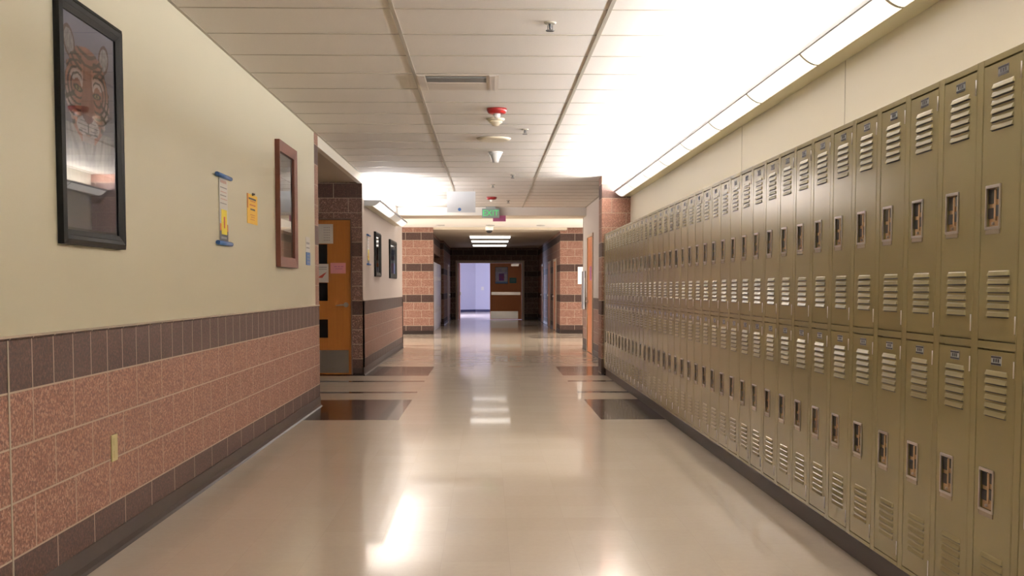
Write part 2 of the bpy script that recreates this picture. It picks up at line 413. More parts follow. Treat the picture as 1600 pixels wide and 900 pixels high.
# far corridor
m = MB()
m.box(-2.0, -1.90, YP+.35, 35.0, 0, 2.9, 'block_wall'); m.box(-2.0, -1.40, 35.0, YEND, 0, 2.9, 'block_wall')
m.box(-1.90, -1.50, YP+.36, 34.95, 2.2, 2.9, 'block_wall')
struct(m, 'wall_far_left')
cove('baseboard_far_left', -1.40, 35.0, YEND, 1)
m = MB(); m.box(1.97, 2.3, YPR+.3, YEND, 0, 2.9, 'block_wall'); struct(m, 'wall_far_right')
cove('baseboard_far_right', 1.97, YPR+.3, YEND, -1)
FX0, FX1, FZ = -1.10, 1.335, 2.17      # clear opening of the double door
m = MB()
m.box(-2.0, FX0-.10, YEND, YEND+.2, 0, 2.9, 'block_brown_shade'); m.box(FX1+.10, 2.3, YEND, YEND+.2, 0, 2.9, 'block_brown_shade')
m.box(FX0-.10, FX1+.10, YEND, YEND+.2, FZ+.10, 2.9, 'block_brown_shade')
struct(m, 'wall_end')  # browner block colour makes this wall look unlit
cove_y('baseboard_end', YEND, FX1+.11, 1.95, -1); cove_y('baseboard_end_left', YEND, -1.38, FX0-.11, -1)
# right side
m = MB(); m.box(XW, XW+.2, BACK, 15.04, 0, ZC+.1, 'cream_right'); wr = struct(m, 'wall_right')
m = MB()
for yy in (6.04, 8.48): m.box(XW-.002, XW, yy-.004, yy+.004, 1.97, 2.49, 'cream_seam')
m.build('panel_seam', wr)
m = MB(); m.box(1.600, XW+.2, 15.04, 15.44, 0, ZC+.1, 'block_wall'); struct(m, 'wall_pillar_right')
cove_y('baseboard_pillar', 15.04, 1.601, 1.64, -1)
RX = 1.93; RD0, RD1 = 19.60, 20.60
m = MB()
for a, b in ((15.44, RD0-.05), (RD1+.05, 21.62)):
    m.box(RX, RX+.2, a, b, 0, ZW, 'block'); m.box(RX, RX+.2, a, b, ZW, ZC+.1, 'grey_cream')
m.box(RX, RX+.2, RD0-.05, RD1+.05, 2.22, ZC+.1, 'grey_cream')
struct(m, 'wall_right_second')
cove('baseboard_right_second', RX, 15.44, RD0-.05, -1); cove('baseboard_right_second_end', RX, RD1+.05, 21.62, -1)
m = MB(); m.box(RX-.006, RX+.1, 21.62, 21.64, 0, 2.62, 'brown_frame'); struct(m, 'trim_6')
m = MB(); m.box(RX+.1, 9, 21.42, 21.62, 0, 2.9, 'block_wall'); struct(m, 'wall_crossing_right')
# behind the camera
m = MB(); m.box(XL-.2, XW+.2, BACK-.2, BACK, 0, 2.9, 'cream'); struct(m, 'wall_back')
# far room
m = MB(); m.box(-.596, 4.2, 55.52, 55.7, 0, 3, 'blue_wall'); m.quad([(-.596,55.52,0),(-3.2,53.4,0),(-3.2,53.4,3),(-.596,55.52,3)], 'blue_wall'); struct(m, 'wall_room_back')
m = MB(); m.box(-.59, 4.2, 55.50, 55.52, 0, .11, 'blue_base'); m.quad([(-.59,55.50,0),(-3.2,53.38,0),(-3.2,53.38,.11),(-.59,55.50,.11)], 'blue_base'); struct(m, 'baseboard_room')
m = MB(); m.box(-3.3, -3.2, YEND+.2, 53.5, 0, 3, 'blue_wall'); struct(m, 'wall_room_left')
m = MB(); m.box(4.2, 4.3, YEND+.2, 55.7, 0, 3, 'blue_wall'); struct(m, 'wall_room_right')
m = MB(); m.box(-3.3, -2.0, YEND+.1, YEND+.2, 0, 3, 'blue_wall'); m.box(2.3, 4.3, YEND+.1, YEND+.2, 0, 3, 'blue_wall'); struct(m, 'wall_room_front')

def area(name, loc, sx, sy, rot, power, col, spread=None):
    d = bpy.data.lights.new(name, 'AREA'); d.shape = 'RECTANGLE'; d.size = sx; d.size_y = sy; d.energy = power; d.color = col
    if spread: d.spread = spread
    o = bpy.data.objects.new(name, d); COL.objects.link(o); o.location = loc; o.rotation_euler = rot; return o
# daylight window in the far room's left wall, unseen, added as a guess at the room's light
m = MB(); m.box(-3.2, -3.18, 44, 51, 1.0, 2.6, 'white'); m.box(-3.18, -3.17, 44.1, 50.9, 1.1, 2.5, mat('added_pane_glow', (.8,.85,1,1), .3, emis=(.55,.62,1,1), es=2.5)); struct(m, 'window_1')
area('daylight', (-3.05, 47.5, 1.8), 6.5, 1.5, (0, -PI/2, 0), DAY_W, (.70, .72, 1.0))
# unseen lamp strip added on the back of the bulkhead lights the crossing
m = MB(); m.box(-1.7, 1.9, YB1, YB1+.03, 2.64, 2.72, 'lamp_body'); m.box(-1.7, 1.9, YB1+.03, YB1+.14, 2.64, 2.655, 'lamp_body'); struct(m, 'trim_7')
area('added_cove_light', (.1, YB1+.085, 2.668), 3.5, .09, (PI-.35, 0, 0), 90, (1, .96, .92))
# unseen glowing windows, added for their light, closing both arms of the crossing, outside the picture
pane_m = mat('window_daylight', (.8, .8, .8, 1), .3, emis=(1, .96, .90, 1), es=2.0)
for k, (xw_, sg) in enumerate(((-5.6, 1), (5.9, -1))):
    m = MB(); m.box(xw_-sg*.2, xw_, 22.2, 28.3, 0, .12, 'metal_frame'); m.box(xw_-sg*.2, xw_, 22.2, 28.3, 1.85, 2.8, 'cream')
    for q in range(6): yy = 22.2+q*1.2; m.box(xw_-sg*.2, xw_, yy, min(28.3, yy+.1), .12, 1.85, 'metal_frame')
    m.box(xw_-sg*.19, xw_-sg*.12, 22.3, 28.2, .12, 1.85, pane_m); struct(m, 'window_%d' % (k+2))
    area('crossing_fill', (xw_+sg*.02, 25.2, .98), 1.7, 5.9, (0, -sg*PI/2, 0), CROSS_W, (1, .96, .90))

# ------------------------------------------------------------------ wall luminaires
def luminaire(name, label, xw, sgn, y0, n, pitch, ztop, dim=(), power=1.0):
    """sgn: direction from the wall into the corridor"""
    t = thing(name, (xw, y0, ztop-.06), label, 'light fixture', 'long wall mounted light fixtures')
    y1 = y0 + n*pitch
    X = lambda d: xw + sgn*d
    h = MB()
    h.box(X(.001), X(.118), y0, y1, ztop-.068, ztop-.045, 'lamp_body')          # underside rail
    h.box(X(.001), X(.012), y0, y1, ztop-.045, ztop+.015, 'lamp_body')          # back plate
    h.build('housing', t, bevel=.002)
    r = MB(); r.box(X(.224), X(.236), y0, y1, ztop-.010, ztop+.013, 'rim'); r.build('rim', t)
    arc = []
    for k in range(9):
        a = k/8; arc.append((.118+.110*a, -.068+.068*(a**1.9)*1.0))
    for i in range(n):
        a0, a1 = y0+i*pitch+.012, y0+(i+1)*pitch-.012
        l = MB(); mt = 'lens_dim' if i in dim else 'lens'
        for (d0, h0), (d1, h1) in zip(arc[:-1], arc[1:]):
            l.quad([(X(d0), a0, ztop+h0), (X(d0), a1, ztop+h0), (X(d1), a1, ztop+h1), (X(d1), a0, ztop+h1)], mt, True)
        l.build('lens', t)
        for dx, tilt, pw in ((.09, .1, .50), (.165, .85, .85)):
            a = area('lamp_tube', (X(dx), (a0+a1)/2, ztop+.002-dx*.02), .07, pitch*.92, (PI, sgn*tilt, 0), UP_W*power*pw*(.35 if i in dim else 1), (.98, .97, 1.0))
            a.parent = t; a.location = a.location - t.location
    for i in range(n+1):
        d = MB(); yy = y0+i*pitch
        pr = [(X(q), ztop+z_) for q, z_ in arc] + [(X(.228), ztop+.004)] + [(X(q), ztop+z_+.006) for q, z_ in reversed(arc)]
        ext = (-.0, .012) if i == 0 else ((-.012, 0) if i == n else (-.012, .012))
        d.prism([(a_, b_-.001) for a_, b_ in pr], yy+ext[0], yy+ext[1], M['divider'])
        d.build('lens_divider', t)
    for yy, s_ in ((y0, -1), (y1, 1)):
        e = MB(); pr = [(X(.0015), ztop+.015), (X(.0015), ztop-.068)] + [(X(q), ztop+z_) for q, z_ in arc] + [(X(.234), ztop+.012)]
        e.prism(pr, yy, yy+s_*.004, M['grey_plastic']); e.build('end_cap', t)
    return t
luminaire('wall_light', 'long continuous white-lensed light fixture on the right wall above the lockers', XW, -1, 15.0-1.262*16, 16, 1.262, 2.553)
luminaire('wall_light', 'shorter light fixture on the left wall above the two black framed pictures beyond the alcove', XL, 1, 15.32, 4, 1.27, 2.443, dim=(2,), power=.6)

# ------------------------------------------------------------------ lockers
LW = .3048
def make_locker(name, y0, label, group):
    """two-tier column; local frame: origin on the kick base at the near front corner"""
    t = thing(name, (XR, y0, .115), label, 'locker', group)
    b = MB(); X0, X1 = XR, XW-.004
    a0, a1 = y0+.0008, y0+LW-.0008
    zb, zt = .115, 1.9625
    b.box(X0+.022, X1, a0, a1, zb, zt, 'locker')                                  # carcass
    b.box(X0, X0+.022, a0+.262, a1, zb, zt, 'locker')                             # far stile
    b.box(X0, X0+.022, a0, a0+.006, zb, zt, 'locker')                             # near stile edge
    for z0, z1 in ((zb, .132), (1.024, 1.048), (1.942, zt)): b.box(X0+.001, X0+.022, a0+.006, a0+.262, z0, z1, 'locker')
    b.build('body', t, bevel=.0012)
    D0, D1 = a0+.0090, a0+.2585
    for z0, z1, in ((1.0525, 1.9360), (.1355, 1.0185)):
        up = z0 > 1
        d = MB(); xf = XR+.0012; xb = XR+.020
        hz0, hz1 = (z1-.520+.0, z1-.392)        # recess opening
        hy0, hy1 = y0+.127, y0+.220
        d.box(xf, xb, D0, hy0, z0, z1, 'locker', skip=''); d.box(xf, xb, hy1, D1, z0, z1, 'locker')
        d.box(xf, xb, hy0, hy1, z0, hz0, 'locker'); d.box(xf, xb, hy0, hy1, hz1, z1, 'locker')
        # pressed louvres, six above and six below
        L0, L1 = y0+.052, y0+.204
        for base in (z1-.062, z0+.224):
            for k in range(6):
                zt_ = base - k*.0262; zb_ = zt_-.0165; xo = xf-.0062
                tp = .010 if k else .022
                P = [(xf+.0005, L0+tp*.3, zt_), (xf+.0005, L1-tp*.3, zt_), (xo, L1-.006, zb_), (xo, L0+.006, zb_), (xf+.0005, L0, zb_), (xf+.0005, L1, zb_), (xo+.004, L0+tp*.5, zt_-.004), (xo+.004, L1-tp*.5, zt_-.004)]
                d.quad([P[0], P[1], P[7], P[6]], 'locker'); d.quad([P[6], P[7], P[2], P[3]], 'locker')
                d.quad([P[0], P[6], P[3], P[4]], 'locker'); d.quad([P[1], P[5], P[2], P[7]], 'locker')
                d.quad([(xf-.0003, L0+.004, zb_), (xf-.0003, L1-.004, zb_), (xf-.0003, L1-.004, zb_-.0045), (xf-.0003, L0+.004, zb_-.0045)], 'louvre_shade')  # flat strip painted dark for the shade inside the slot
        do = d.build('door', t, recalc=True)
        # handle: bright rim around a recessed cup
        h = MB(); r = .007; xr = xf-.005
        ring = [(hy0-.006, hz0-.022), (hy1+.006, hz0-.022), (hy1+.006, hz1+.006), (hy0-.006, hz1+.006)]
        h.box(xr, xf, hy0-.004, hy0+.0035, hz0-.004, hz1+.004, 'chrome'); h.box(xr, xf, hy1-.0035, hy1+.004, hz0-.004, hz1+.004, 'chrome')
        h.box(xr, xf, hy0-.003, hy1+.003, hz1-.003, hz1+.007, 'chrome'); h.box(xr, xf, hy0-.003, hy1+.003, hz0-.007, hz0+.002, 'chrome'); h.box(xr+.002, xf, hy0-.001, hy1+.001, hz0-.022, hz0-.007, 'cup_tab')
        h.box(xf+.008, xf+.010, hy0+.0005, hy1-.0005, hz0+.0005, hz1-.0005, 'cup')
        ym = (hy0+hy1)/2
        zm = (hz0+hz1)/2
        h.box(xf+.003, xf+.008, ym+.006, hy1-.003, hz1-.052, hz1-.006, 'black'); h.box(xf+.003, xf+.008, hy0+.006, ym-.012, hz1-.040, hz1-.004, 'black')
        h.box(xf+.002, xf+.008, ym+.004, hy1-.004, zm-.036, zm-.002, 'black'); h.box(xf+.003, xf+.008, hy0+.004, ym-.006, zm-.030, zm+.006, 'black')
        h.box(xf+.002, xf+.008, ym-.008, ym+.004, hz0+.02, hz1-.008, 'cup')
        h.lathe((xf-.001, ym+.012, hz0+.012), [(.005, .002), (.005, .014)], 'chrome', seg=10, axis='x')
        h.build('handle', do, bevel=.0015)
        p = MB(); py0, py1 = y0+.094, y0+.162; pz = z1-.030
        p.box(xf-.0015, xf, py0, py1, pz-.015, pz+.015, 'grey_plastic'); p.box(xf-.0025, xf-.0015, py0+.001, py1-.001, pz+.008, pz+.014, 'ink_dark'); p.box(xf-.0025, xf-.0015, py0+.001, py1-.001, pz-.014, pz-.008, 'ink_dark')
        for q in range(3): p.box(xf-.0022, xf-.0015, py0+.014+q*.015, py0+.023+q*.015, pz-.005, pz+.006, 'ink_dark')
        p.build('number_plate', do)
        for hz in ((z1-.078, z1-.026), (z0+.024, z0+.080)):
            q = MB(); q.lathe((xf-.0005, D0+.003, hz[0]), [(.0028, 0), (.0028, hz[1]-hz[0])], 'chrome', seg=8); q.build('hinge', do)
    return t
ordn = ['', 'second ', 'third ', 'fourth ', 'fifth ', 'sixth ', 'seventh ', 'eighth ', 'ninth ', 'tenth ', 'eleventh ', 'twelfth ', 'thirteenth ', 'fourteenth ', 'fifteenth ', 'sixteenth ', 'seventeenth ', 'eighteenth ', 'nineteenth ', 'twentieth ']
NL = 39
Y0L = 3.268 - LW
LG = 'tan two-tier metal lockers along the right wall'
def lock_label(i):
    if i == 0: return 'tan metal two-tier locker column cut off by the right edge of the photo'
    if i < 20: return f'tan metal two-tier locker column, {ordn[i]}from the right edge of the photo' if i > 0 else ''
    j = NL - 1 - i
    return f'tan metal two-tier locker column, {ordn[j]}from the brick pillar at the far end' if j else 'tan metal two-tier locker column nearest the brick pillar at the far end'
proto = make_locker('locker', Y0L, lock_label(0), LG)
for i in range(1, NL):
    o = copy_tree(proto); o.location.y = Y0L + i*LW; o['label'] = lock_label(i)
YLE = Y0L + NL*LW
m = MB(); m.box(XR+.002, XW-.004, YLE+.002, 15.038, .115, 1.9625, 'locker'); single(m, 'filler_panel', 'plain tan metal filler between the last locker and the brick pillar', 'panel')
m = MB(); m.box(XR+.035, XW-.003, Y0L, 15.038, .0, .1145, 'rubber_kick'); struct(m, 'baseboard_right')
# grey-looking lockers in the far corridor, on the left behind the pier
def far_locker(name, y0, label):
    t = thing(name, (-1.48, y0, 0), label, 'locker', 'grey lockers in the far left corridor')
    b = MB(); b.box(-1.88, -1.49, y0+.001, y0+.5, 0, 1.95, 'far_locker'); b.build('body', t)
    for z0, z1 in ((.12, 1.02), (1.05, 1.93)):
        d = MB(); d.box(-1.49, -1.478, y0+.012, y0+.488, z0, z1, 'far_locker'); do = d.build('door', t)
        h = MB(); h.box(-1.478, -1.470, y0+.05, y0+.12, (z0+z1)/2-.06, (z0+z1)/2+.06, 'chrome'); h.build('handle', do)
    return t
fo = ['nearest', 'second', 'third', 'fourth', 'fifth', 'sixth', 'seventh', 'eighth', 'ninth', 'tenth', 'eleventh', 'twelfth']
f0 = far_locker('locker', 28.70, 'pale grey locker nearest the banded brick pier in the far left corridor')
for i in range(1, 12):
    o = copy_tree(f0); o.location.y = 28.70 + i*.515; o['label'] = f'pale grey locker, {fo[i]} behind the banded brick pier in the far left corridor'

# ------------------------------------------------------------------ doors
# door in the alcove
d1 = empty('door_1', ((DX0+DX1)/2, YA, 0)); d1['kind'] = 'structure'
yf = YA+.012
m = MB(); m.box(DX0-.05, DX0, YA-.004, YA+.12, 0, DZ+.02, 'brown_frame'); m.box(DX1, DX1+.014, YA-.004, YA+.12, 0, DZ+.02, 'brown_frame'); m.box(DX0, DX1, YA-.004, YA+.12, DZ, DZ+.02, 'brown_frame'); m.build('door_frame', d1)
m = MB(); m.box(DX0+.003, DX1-.003, yf, yf+.045, .012, DZ-.003, 'wood'); leaf = m.build('door_leaf', d1)
for z0, z1 in ((1.555, 1.825), (1.04, 1.29), (.525, .78)):
    m = MB(); m.box(-2.44, -2.22, yf-.004, yf, z0, z1, 'dark_glass'); m.box(-2.45, -2.214, yf-.003, yf, z0-.01, z1+.006, 'wood'); m.build('vision_panel', leaf)
m = MB(); m.box(DX0+.04, -1.935, yf-.003, yf, .033, .35, 'steel'); m.build('kick_plate', leaf)
m = MB(); m.lathe((-1.965, yf-.018, .985), [(.034, 0), (.034, .018)], 'chrome', axis='y'); m.lathe((-1.965, yf-.05, .985), [(.011, 0), (.011, .04)], 'chrome', axis='y', seg=12)
m.prism([(-1.955, .975), (-1.955, .997), (-2.04, .992), (-2.10, .978), (-2.10, .968), (-2.04, .972)], yf-.066, yf-.046, M['chrome']); m.build('door_handle', leaf, bevel=.002)
def note(name, label, cat, x0, x1, z0, z1, y, lines, base='paper', ink='ink', extra=None):
    m = MB(); m.box(x0, x1, y-.0015, y, z0, z1, base)
    for (a, b, c_, d_) in lines: m.box(x0+a*(x1-x0), x0+b*(x1-x0), y-.0022, y-.0015, z0+c_*(z1-z0), z0+d_*(z1-z0), ink)
    if extra: extra(m)
    return single(m, name, label, cat)
note('notice', 'white printed notice taped at the top of the orange wood door', 'paper', -2.37, -2.137, 1.835, 2.105, yf, [(.45+.1*k, .5+.1*k, .15+.13*j, .2+.13*j) for k in range(4) for j in range(6)])
note('notice', 'white notice with a red mark below the top one on the orange wood door', 'paper', -2.42, -2.205, 1.295, 1.553, yf-.005, [(.2, .9, .8, .84), (.2, .9, .7, .73)], extra=lambda m: m.quad([(-2.36, yf-.0075, 1.36), (-2.27, yf-.0075, 1.42), (-2.23, yf-.0075, 1.44), (-2.29, yf-.0075, 1.36)], 'ink_red'))
note('notice', 'pink paper sign taped on the orange wood door in the alcove', 'paper', -2.178, -1.966, 1.42, 1.568, yf, [(.25, .42, .62, .68), (.5, .62, .62, .68), (.68, .85, .62, .68), (.3, .8, .42, .47)], base='pink', ink='magenta')
# right door past the lockers
d2 = empty('door_2', (RX, (RD0+RD1)/2, 0)); d2['kind'] = 'structure'
m = MB(); m.box(RX-.02, RX+.12, RD0-.05, RD0, 0, 2.22, 'metal_frame'); m.box(RX-.02, RX+.12, RD1, RD1+.05, 0, 2.22, 'metal_frame'); m.box(RX-.02, RX+.12, RD0, RD1, 2.17, 2.22, 'metal_frame'); m.build('door_frame', d2)
m = MB(); m.box(RX-.004, RX+.04, RD0+.003, RD1-.003, .012, 2.165, 'wood_far'); lf = m.build('door_leaf', d2)
m = MB(); m.box(RX-.03, RX-.004, RD1-.12, RD1-.06, .93, .99, 'chrome'); m.box(RX-.05, RX-.03, RD1-.2, RD1-.06, .955, .975, 'chrome'); m.build('door_handle', lf)
m = MB(); m.box(RX-.0065, RX-.0045, 19.85, 20.2, 1.36, 1.62, 'magenta'); single(m, 'notice', 'small magenta paper sign on the wooden door past the lockers', 'paper')
# double door at the end
d3 = empty('door_3', (.1, YEND, 0)); d3['kind'] = 'structure'
m = MB(); m.box(FX0-.10, FX0, YEND-.02, YEND+.14, 0, FZ+.10, 'metal_frame'); m.box(FX1, FX1+.10, YEND-.02, YEND+.14, 0, FZ+.10, 'metal_frame'); m.box(FX0, FX1, YEND-.02, YEND+.14, FZ, FZ+.10, 'metal_frame'); m.build('door_frame', d3, bevel=.004)
LX0 = .118; yd = YEND+.02
m = MB(); m.box(LX0, FX1-.003, yd, yd+.045, .012, FZ-.004, 'wood_far'); lf = m.build('door_leaf', d3)
m = MB(); m.box(LX0+.02, FX1-.14, yd-.004, yd, .03, .325, 'steel'); m.build('kick_plate', lf)
m = MB(); m.box(LX0+.05, FX1-.05, yd-.06, yd-.02, .945, 1.065, 'chrome'); m.box(LX0+.05, LX0+.12, yd-.02, yd, .945, 1.065, 'steel'); m.box(FX1-.12, FX1-.05, yd-.02, yd, .945, 1.065, 'steel'); m.build('panic_bar', lf, bevel=.004)
m = MB(); m.box(.93, 1.22, yd-.05, yd, 2.05, 2.13, 'chrome'); m.box(1.0, 1.28, yd-.07, yd-.05, 2.135, 2.15, 'chrome'); m.build('door_closer', lf)
m = MB(); m.box(FX0+.005, FX0+.05, yd+.06, yd+1.24, .012, FZ-.004, 'wood_far'); lf2 = m.build('door_leaf', d3)
m = MB(); m.box(FX0+.05, FX0+.10, yd+.15, yd+1.15, .95, 1.06, 'chrome'); m.build('panic_bar', lf2)
# poster and teal notice on the far leaf
def grid_print(name, parent, x0, x1, y0, y1, z0, z1, nu, nv, fn, axis, depth=.002):
    """flat printed sheet; axis 'x': sheet faces +x, u runs along y; axis 'y': faces -y, u along x"""
    vs, fs, cols = [], [], []
    for j in range(nv+1):
        for i in range(nu+1):
            u, v = i/nu, j/nv
            vs.append((x0, y0+(y1-y0)*u, z0+(z1-z0)*v) if axis == 'x' else (x0+(x1-x0)*u, y0, z0+(z1-z0)*v)); cols.append(fn(u, v))
    for j in range(nv):
        for i in range(nu):
            a = j*(nu+1)+i; fs.append((a, a+1, a+nu+2, a+nu+1))
    me = bpy.data.meshes.new(name); me.from_pydata(vs, [], fs); me.materials.append(M['print'])
    ca = me.color_attributes.new('Col', 'FLOAT_COLOR', 'POINT')
    for i, c_ in enumerate(cols): ca.data[i].color = (c_[0], c_[1], c_[2], 1)
    o = bpy.data.objects.new(name, me); COL.objects.link(o)
    if parent is not None: attach(o, parent)
    return o
def hsh(a, b): return (math.sin(a*127.1+b*311.7)*43758.5453) % 1
def vnoise(x, y):
    i, j = math.floor(x), math.floor(y); fx, fy = x-i, y-j; fx = fx*fx*(3-2*fx); fy = fy*fy*(3-2*fy)
    return (hsh(i,j)*(1-fx)+hsh(i+1,j)*fx)*(1-fy)+(hsh(i,j+1)*(1-fx)+hsh(i+1,j+1)*fx)*fy
def far_poster(u, v):
    n = vnoise(u*7, v*8); base = (.55+.3*n, .55+.3*n, .85+.1*n)
    if abs(u-.5) < .22 and .15 < v < .62: base = (.12+.35*vnoise(u*12+5, v*9), .10, .30+.3*n)
    if v > .7: base = tuple(.75*c_ for c_ in base)
    if v < .12: base = (.2, .4, .75)
    return base
t = thing('poster', (.56, yd, 1.4), 'blue and purple printed poster on the far double door', 'poster')
m = MB(); m.box(.312, .806, yd-.006, yd-.001, 1.375, 2.025, 'ink_dark'); m.build('backing', t)
grid_print('print', t, .325, .793, yd-.0065, 0, 1.39, 2.01, 30, 40, far_poster, 'y')
m = MB(); m.box(.865, 1.13, yd-.003, yd-.0005, 1.40, 1.605, 'teal')
for k in range(3): m.box(.9, 1.09, yd-.004, yd-.003, 1.45+k*.045, 1.465+k*.045, 'ink')
single(m, 'notice', 'teal paper notice beside the poster on the far double door', 'paper')
m = MB(); m.box(-.30, -.16, 55.512, 55.519, 1.10, 1.28, 'white'); m.box(-.25, -.21, 55.505, 55.512, 1.16, 1.22, 'white'); single(m, 'light_switch', 'white switch plate on the pale blue wall beyond the open door', 'switch')
# door frames along the far corridor's right side, and one on the left
for k, (a, b, xx, s_) in enumerate(((30.6, 31.6, 1.97, -1), (33.4, 34.4, 1.97, -1), (37.6, 38.6, 1.97, -1), (38.4, 39.4, -1.40, 1))):
    d = empty('door_%d' % (k+4), (xx, (a+b)/2, 0)); d['kind'] = 'structure'
    m = MB()
    for c_ in (a, b): m.box(xx+s_*.03, xx-s_*.001, c_-.04, c_+.04, 0, 2.05, 'metal_frame')
    m.box(xx+s_*.03, xx-s_*.001, a+.04, b-.04, 1.98, 2.05, 'metal_frame'); m.build('door_frame', d)
    m = MB(); m.box(xx+s_*.012, xx-s_*.001, a+.042, b-.042, .01, 1.975, 'wood_far' if k < 3 else 'brown_frame'); lf = m.build('door_leaf', d)
    m = MB(); m.box(xx+s_*.012, xx+s_*.06, b-.14, b-.08, .95, 1.0, 'chrome'); m.build('door_handle', lf)

# ------------------------------------------------------------------ framed pictures and papers on the left walls
def sm(a, b, x): 
    x = max(0, min(1, (x-a)/(b-a))); return x*x*(3-2*x)
def mixc(a, b, t): return tuple(a[i]*(1-t)+b[i]*t for i in range(3))
def tiger(u, v):
    x = (u-.46)*.84; y = v
    bg = mixc((.13, .13, .16), (.24, .24, .31), sm(.3, 1, y) * (.8+.4*vnoise(u*6, v*6)))
    col = bg
    fur, white, blk, brn = (.40, .19, .13), (.64, .60, .62), (.012, .010, .012), (.17, .075, .06)
    ax = abs(x); side = 1 if x > 0 else -1
    # ears
    ex, ey = ax-.265, y-.865
    ex -= .25*(ey)
    e = (ex/.085)**2 + (ey/.075)**2
    if e < 1: col = mixc(brn, blk, .5)
    if e < .60: col = mixc(white, blk, .35+.4*vnoise(u*70, v*70))
    t = (y-.43)/.45
    if 0 < t < 1.0:
        pts = ((0, .10), (.10, .20), (.22, .27), (.40, .335), (.58, .34), (.75, .30), (.88, .235), (.96, .15), (1.0, .02))
        for (t0, w0), (t1, w1) in zip(pts[:-1], pts[1:]):
            if t0 <= t <= t1: wd = w0+(w1-w0)*(t-t0)/(t1-t0)
        wd += .03*(vnoise(y*70, 3+side)-.5)
        if ax < wd:
            wob = .35*vnoise(u*9, v*9)+.15*vnoise(u*25, v*25)
            col = mixc(fur, brn, .6*vnoise(u*22, v*18))
            col = mixc(col, white, .85*sm(.19, .30, ax)*sm(.62, .30, t))                     # white cheeks
            # arcs that curl around each eye
            dx, dt = (ax-.155)/.16, (t-.56)/.21
            rr = math.sqrt(dx*dx+dt*dt); ang = math.atan2(dt, dx)
            if .35 < rr < 1.6:
                if ang > .5: col = mixc(col, white, .8*sm(1.0, .5, rr))
                s1 = math.sin(rr*20+wob*9)
                if ax > .085: col = mixc(col, blk, .92*sm(.05, .5, s1)*sm(.35, .55, rr))
            # brow stripes
            if t > .74:
                s2 = math.sin((t-ax*ax*2.5)*62+wob*5); col = mixc(col, blk, .85*sm(.0, .45, s2)*sm(.0, .03, ax+.4*(t-.74)))
            # cheek stripes
            if ax > .20 and t < .52:
                s3 = math.sin(t*44+ax*22+wob*7); col = mixc(col, blk, .9*sm(.15, .55, s3))
            # bridge and muzzle
            if ax < .06+.05*sm(.8, .25, t) and .25 < t < .80: col = mixc(brn, fur, .45*vnoise(u*30, v*12)+.25*sm(.06, .0, ax))
            if ((ax-.075)/.10)**2+((t-.17)/.095)**2 < 1: col = mixc(white, brn, .3*vnoise(u*40, v*40)); 
            if ((ax-.08)/.08)**2+((t-.175)/.05)**2 < 1 and math.sin(t*150) > .6: col = mixc(col, blk, .7)
            # eyes
            ev = ((ax-.145)/.040)**2 + ((t-.535-.12*(ax-.145))/.020)**2
            if ev < 3: col = blk
            if ev < 1: col = (.26, .22, .10)
            if ((ax-.143)/.014)**2 + ((t-.535)/.015)**2 < 1: col = blk
            # nose, mouth, chin
            if (ax/(.075*sm(.18, .27, t)+.01))**2 < 1 and .20 < t < .285: col = (.13, .035, .035)
            if ax < .007 and .11 < t < .21: col = blk
            if abs(t-(.10+.5*ax*ax)) < .009 and ax < .15: col = blk
            if ax < .09 and t < .08: col = mixc(white, brn, .3)
    # pale ruff and chest fading downwards
    if y < .50 and (t < 0 or ax > .1+.9*max(t, 0)):
        r = sm(.16, .46, y)*sm(.46, .26, ax)*(.55+.7*vnoise(u*45, v*12))
        ruff = mixc(bg, (.42, .40, .41), min(1, r))
        if math.sin(ax*46-y*38+3*vnoise(u*8, v*8)) > .55: ruff = mixc(ruff, blk, .55*sm(.30, .46, y)*sm(.5, .1, ax))
        col = ruff
    if y < .30: col = mixc(col, (.10, .095, .11), .5)
    return col
def art2(u, v):
    c_ = (.10+.06*vnoise(u*8, v*10), .10+.06*vnoise(u*8, v*10), .09)
    if v > .45: c_ = mixc(c_, (.20, .20, .19), .5+.5*math.sin(v*60)*.5)
    if v < .25: c_ = mixc(c_, (.10, .06, .03), .6)
    return c_
def art3(u, v):
    c_ = (.09+.12*vnoise(u*6, v*14),)*3
    for q in (.94, .86, .78):
        if ((u-.5)/.3)**2+((v-q)/.04)**2 < 1: c_ = (.62, .60, .58)
    return c_
def art4(u, v):
    if v > .86: return (.55, .56, .58)
    if v < .38: return (.18, .28, .58)
    return mixc((.06, .07, .12), (.28, .34, .48), vnoise(u*5+2, v*9))
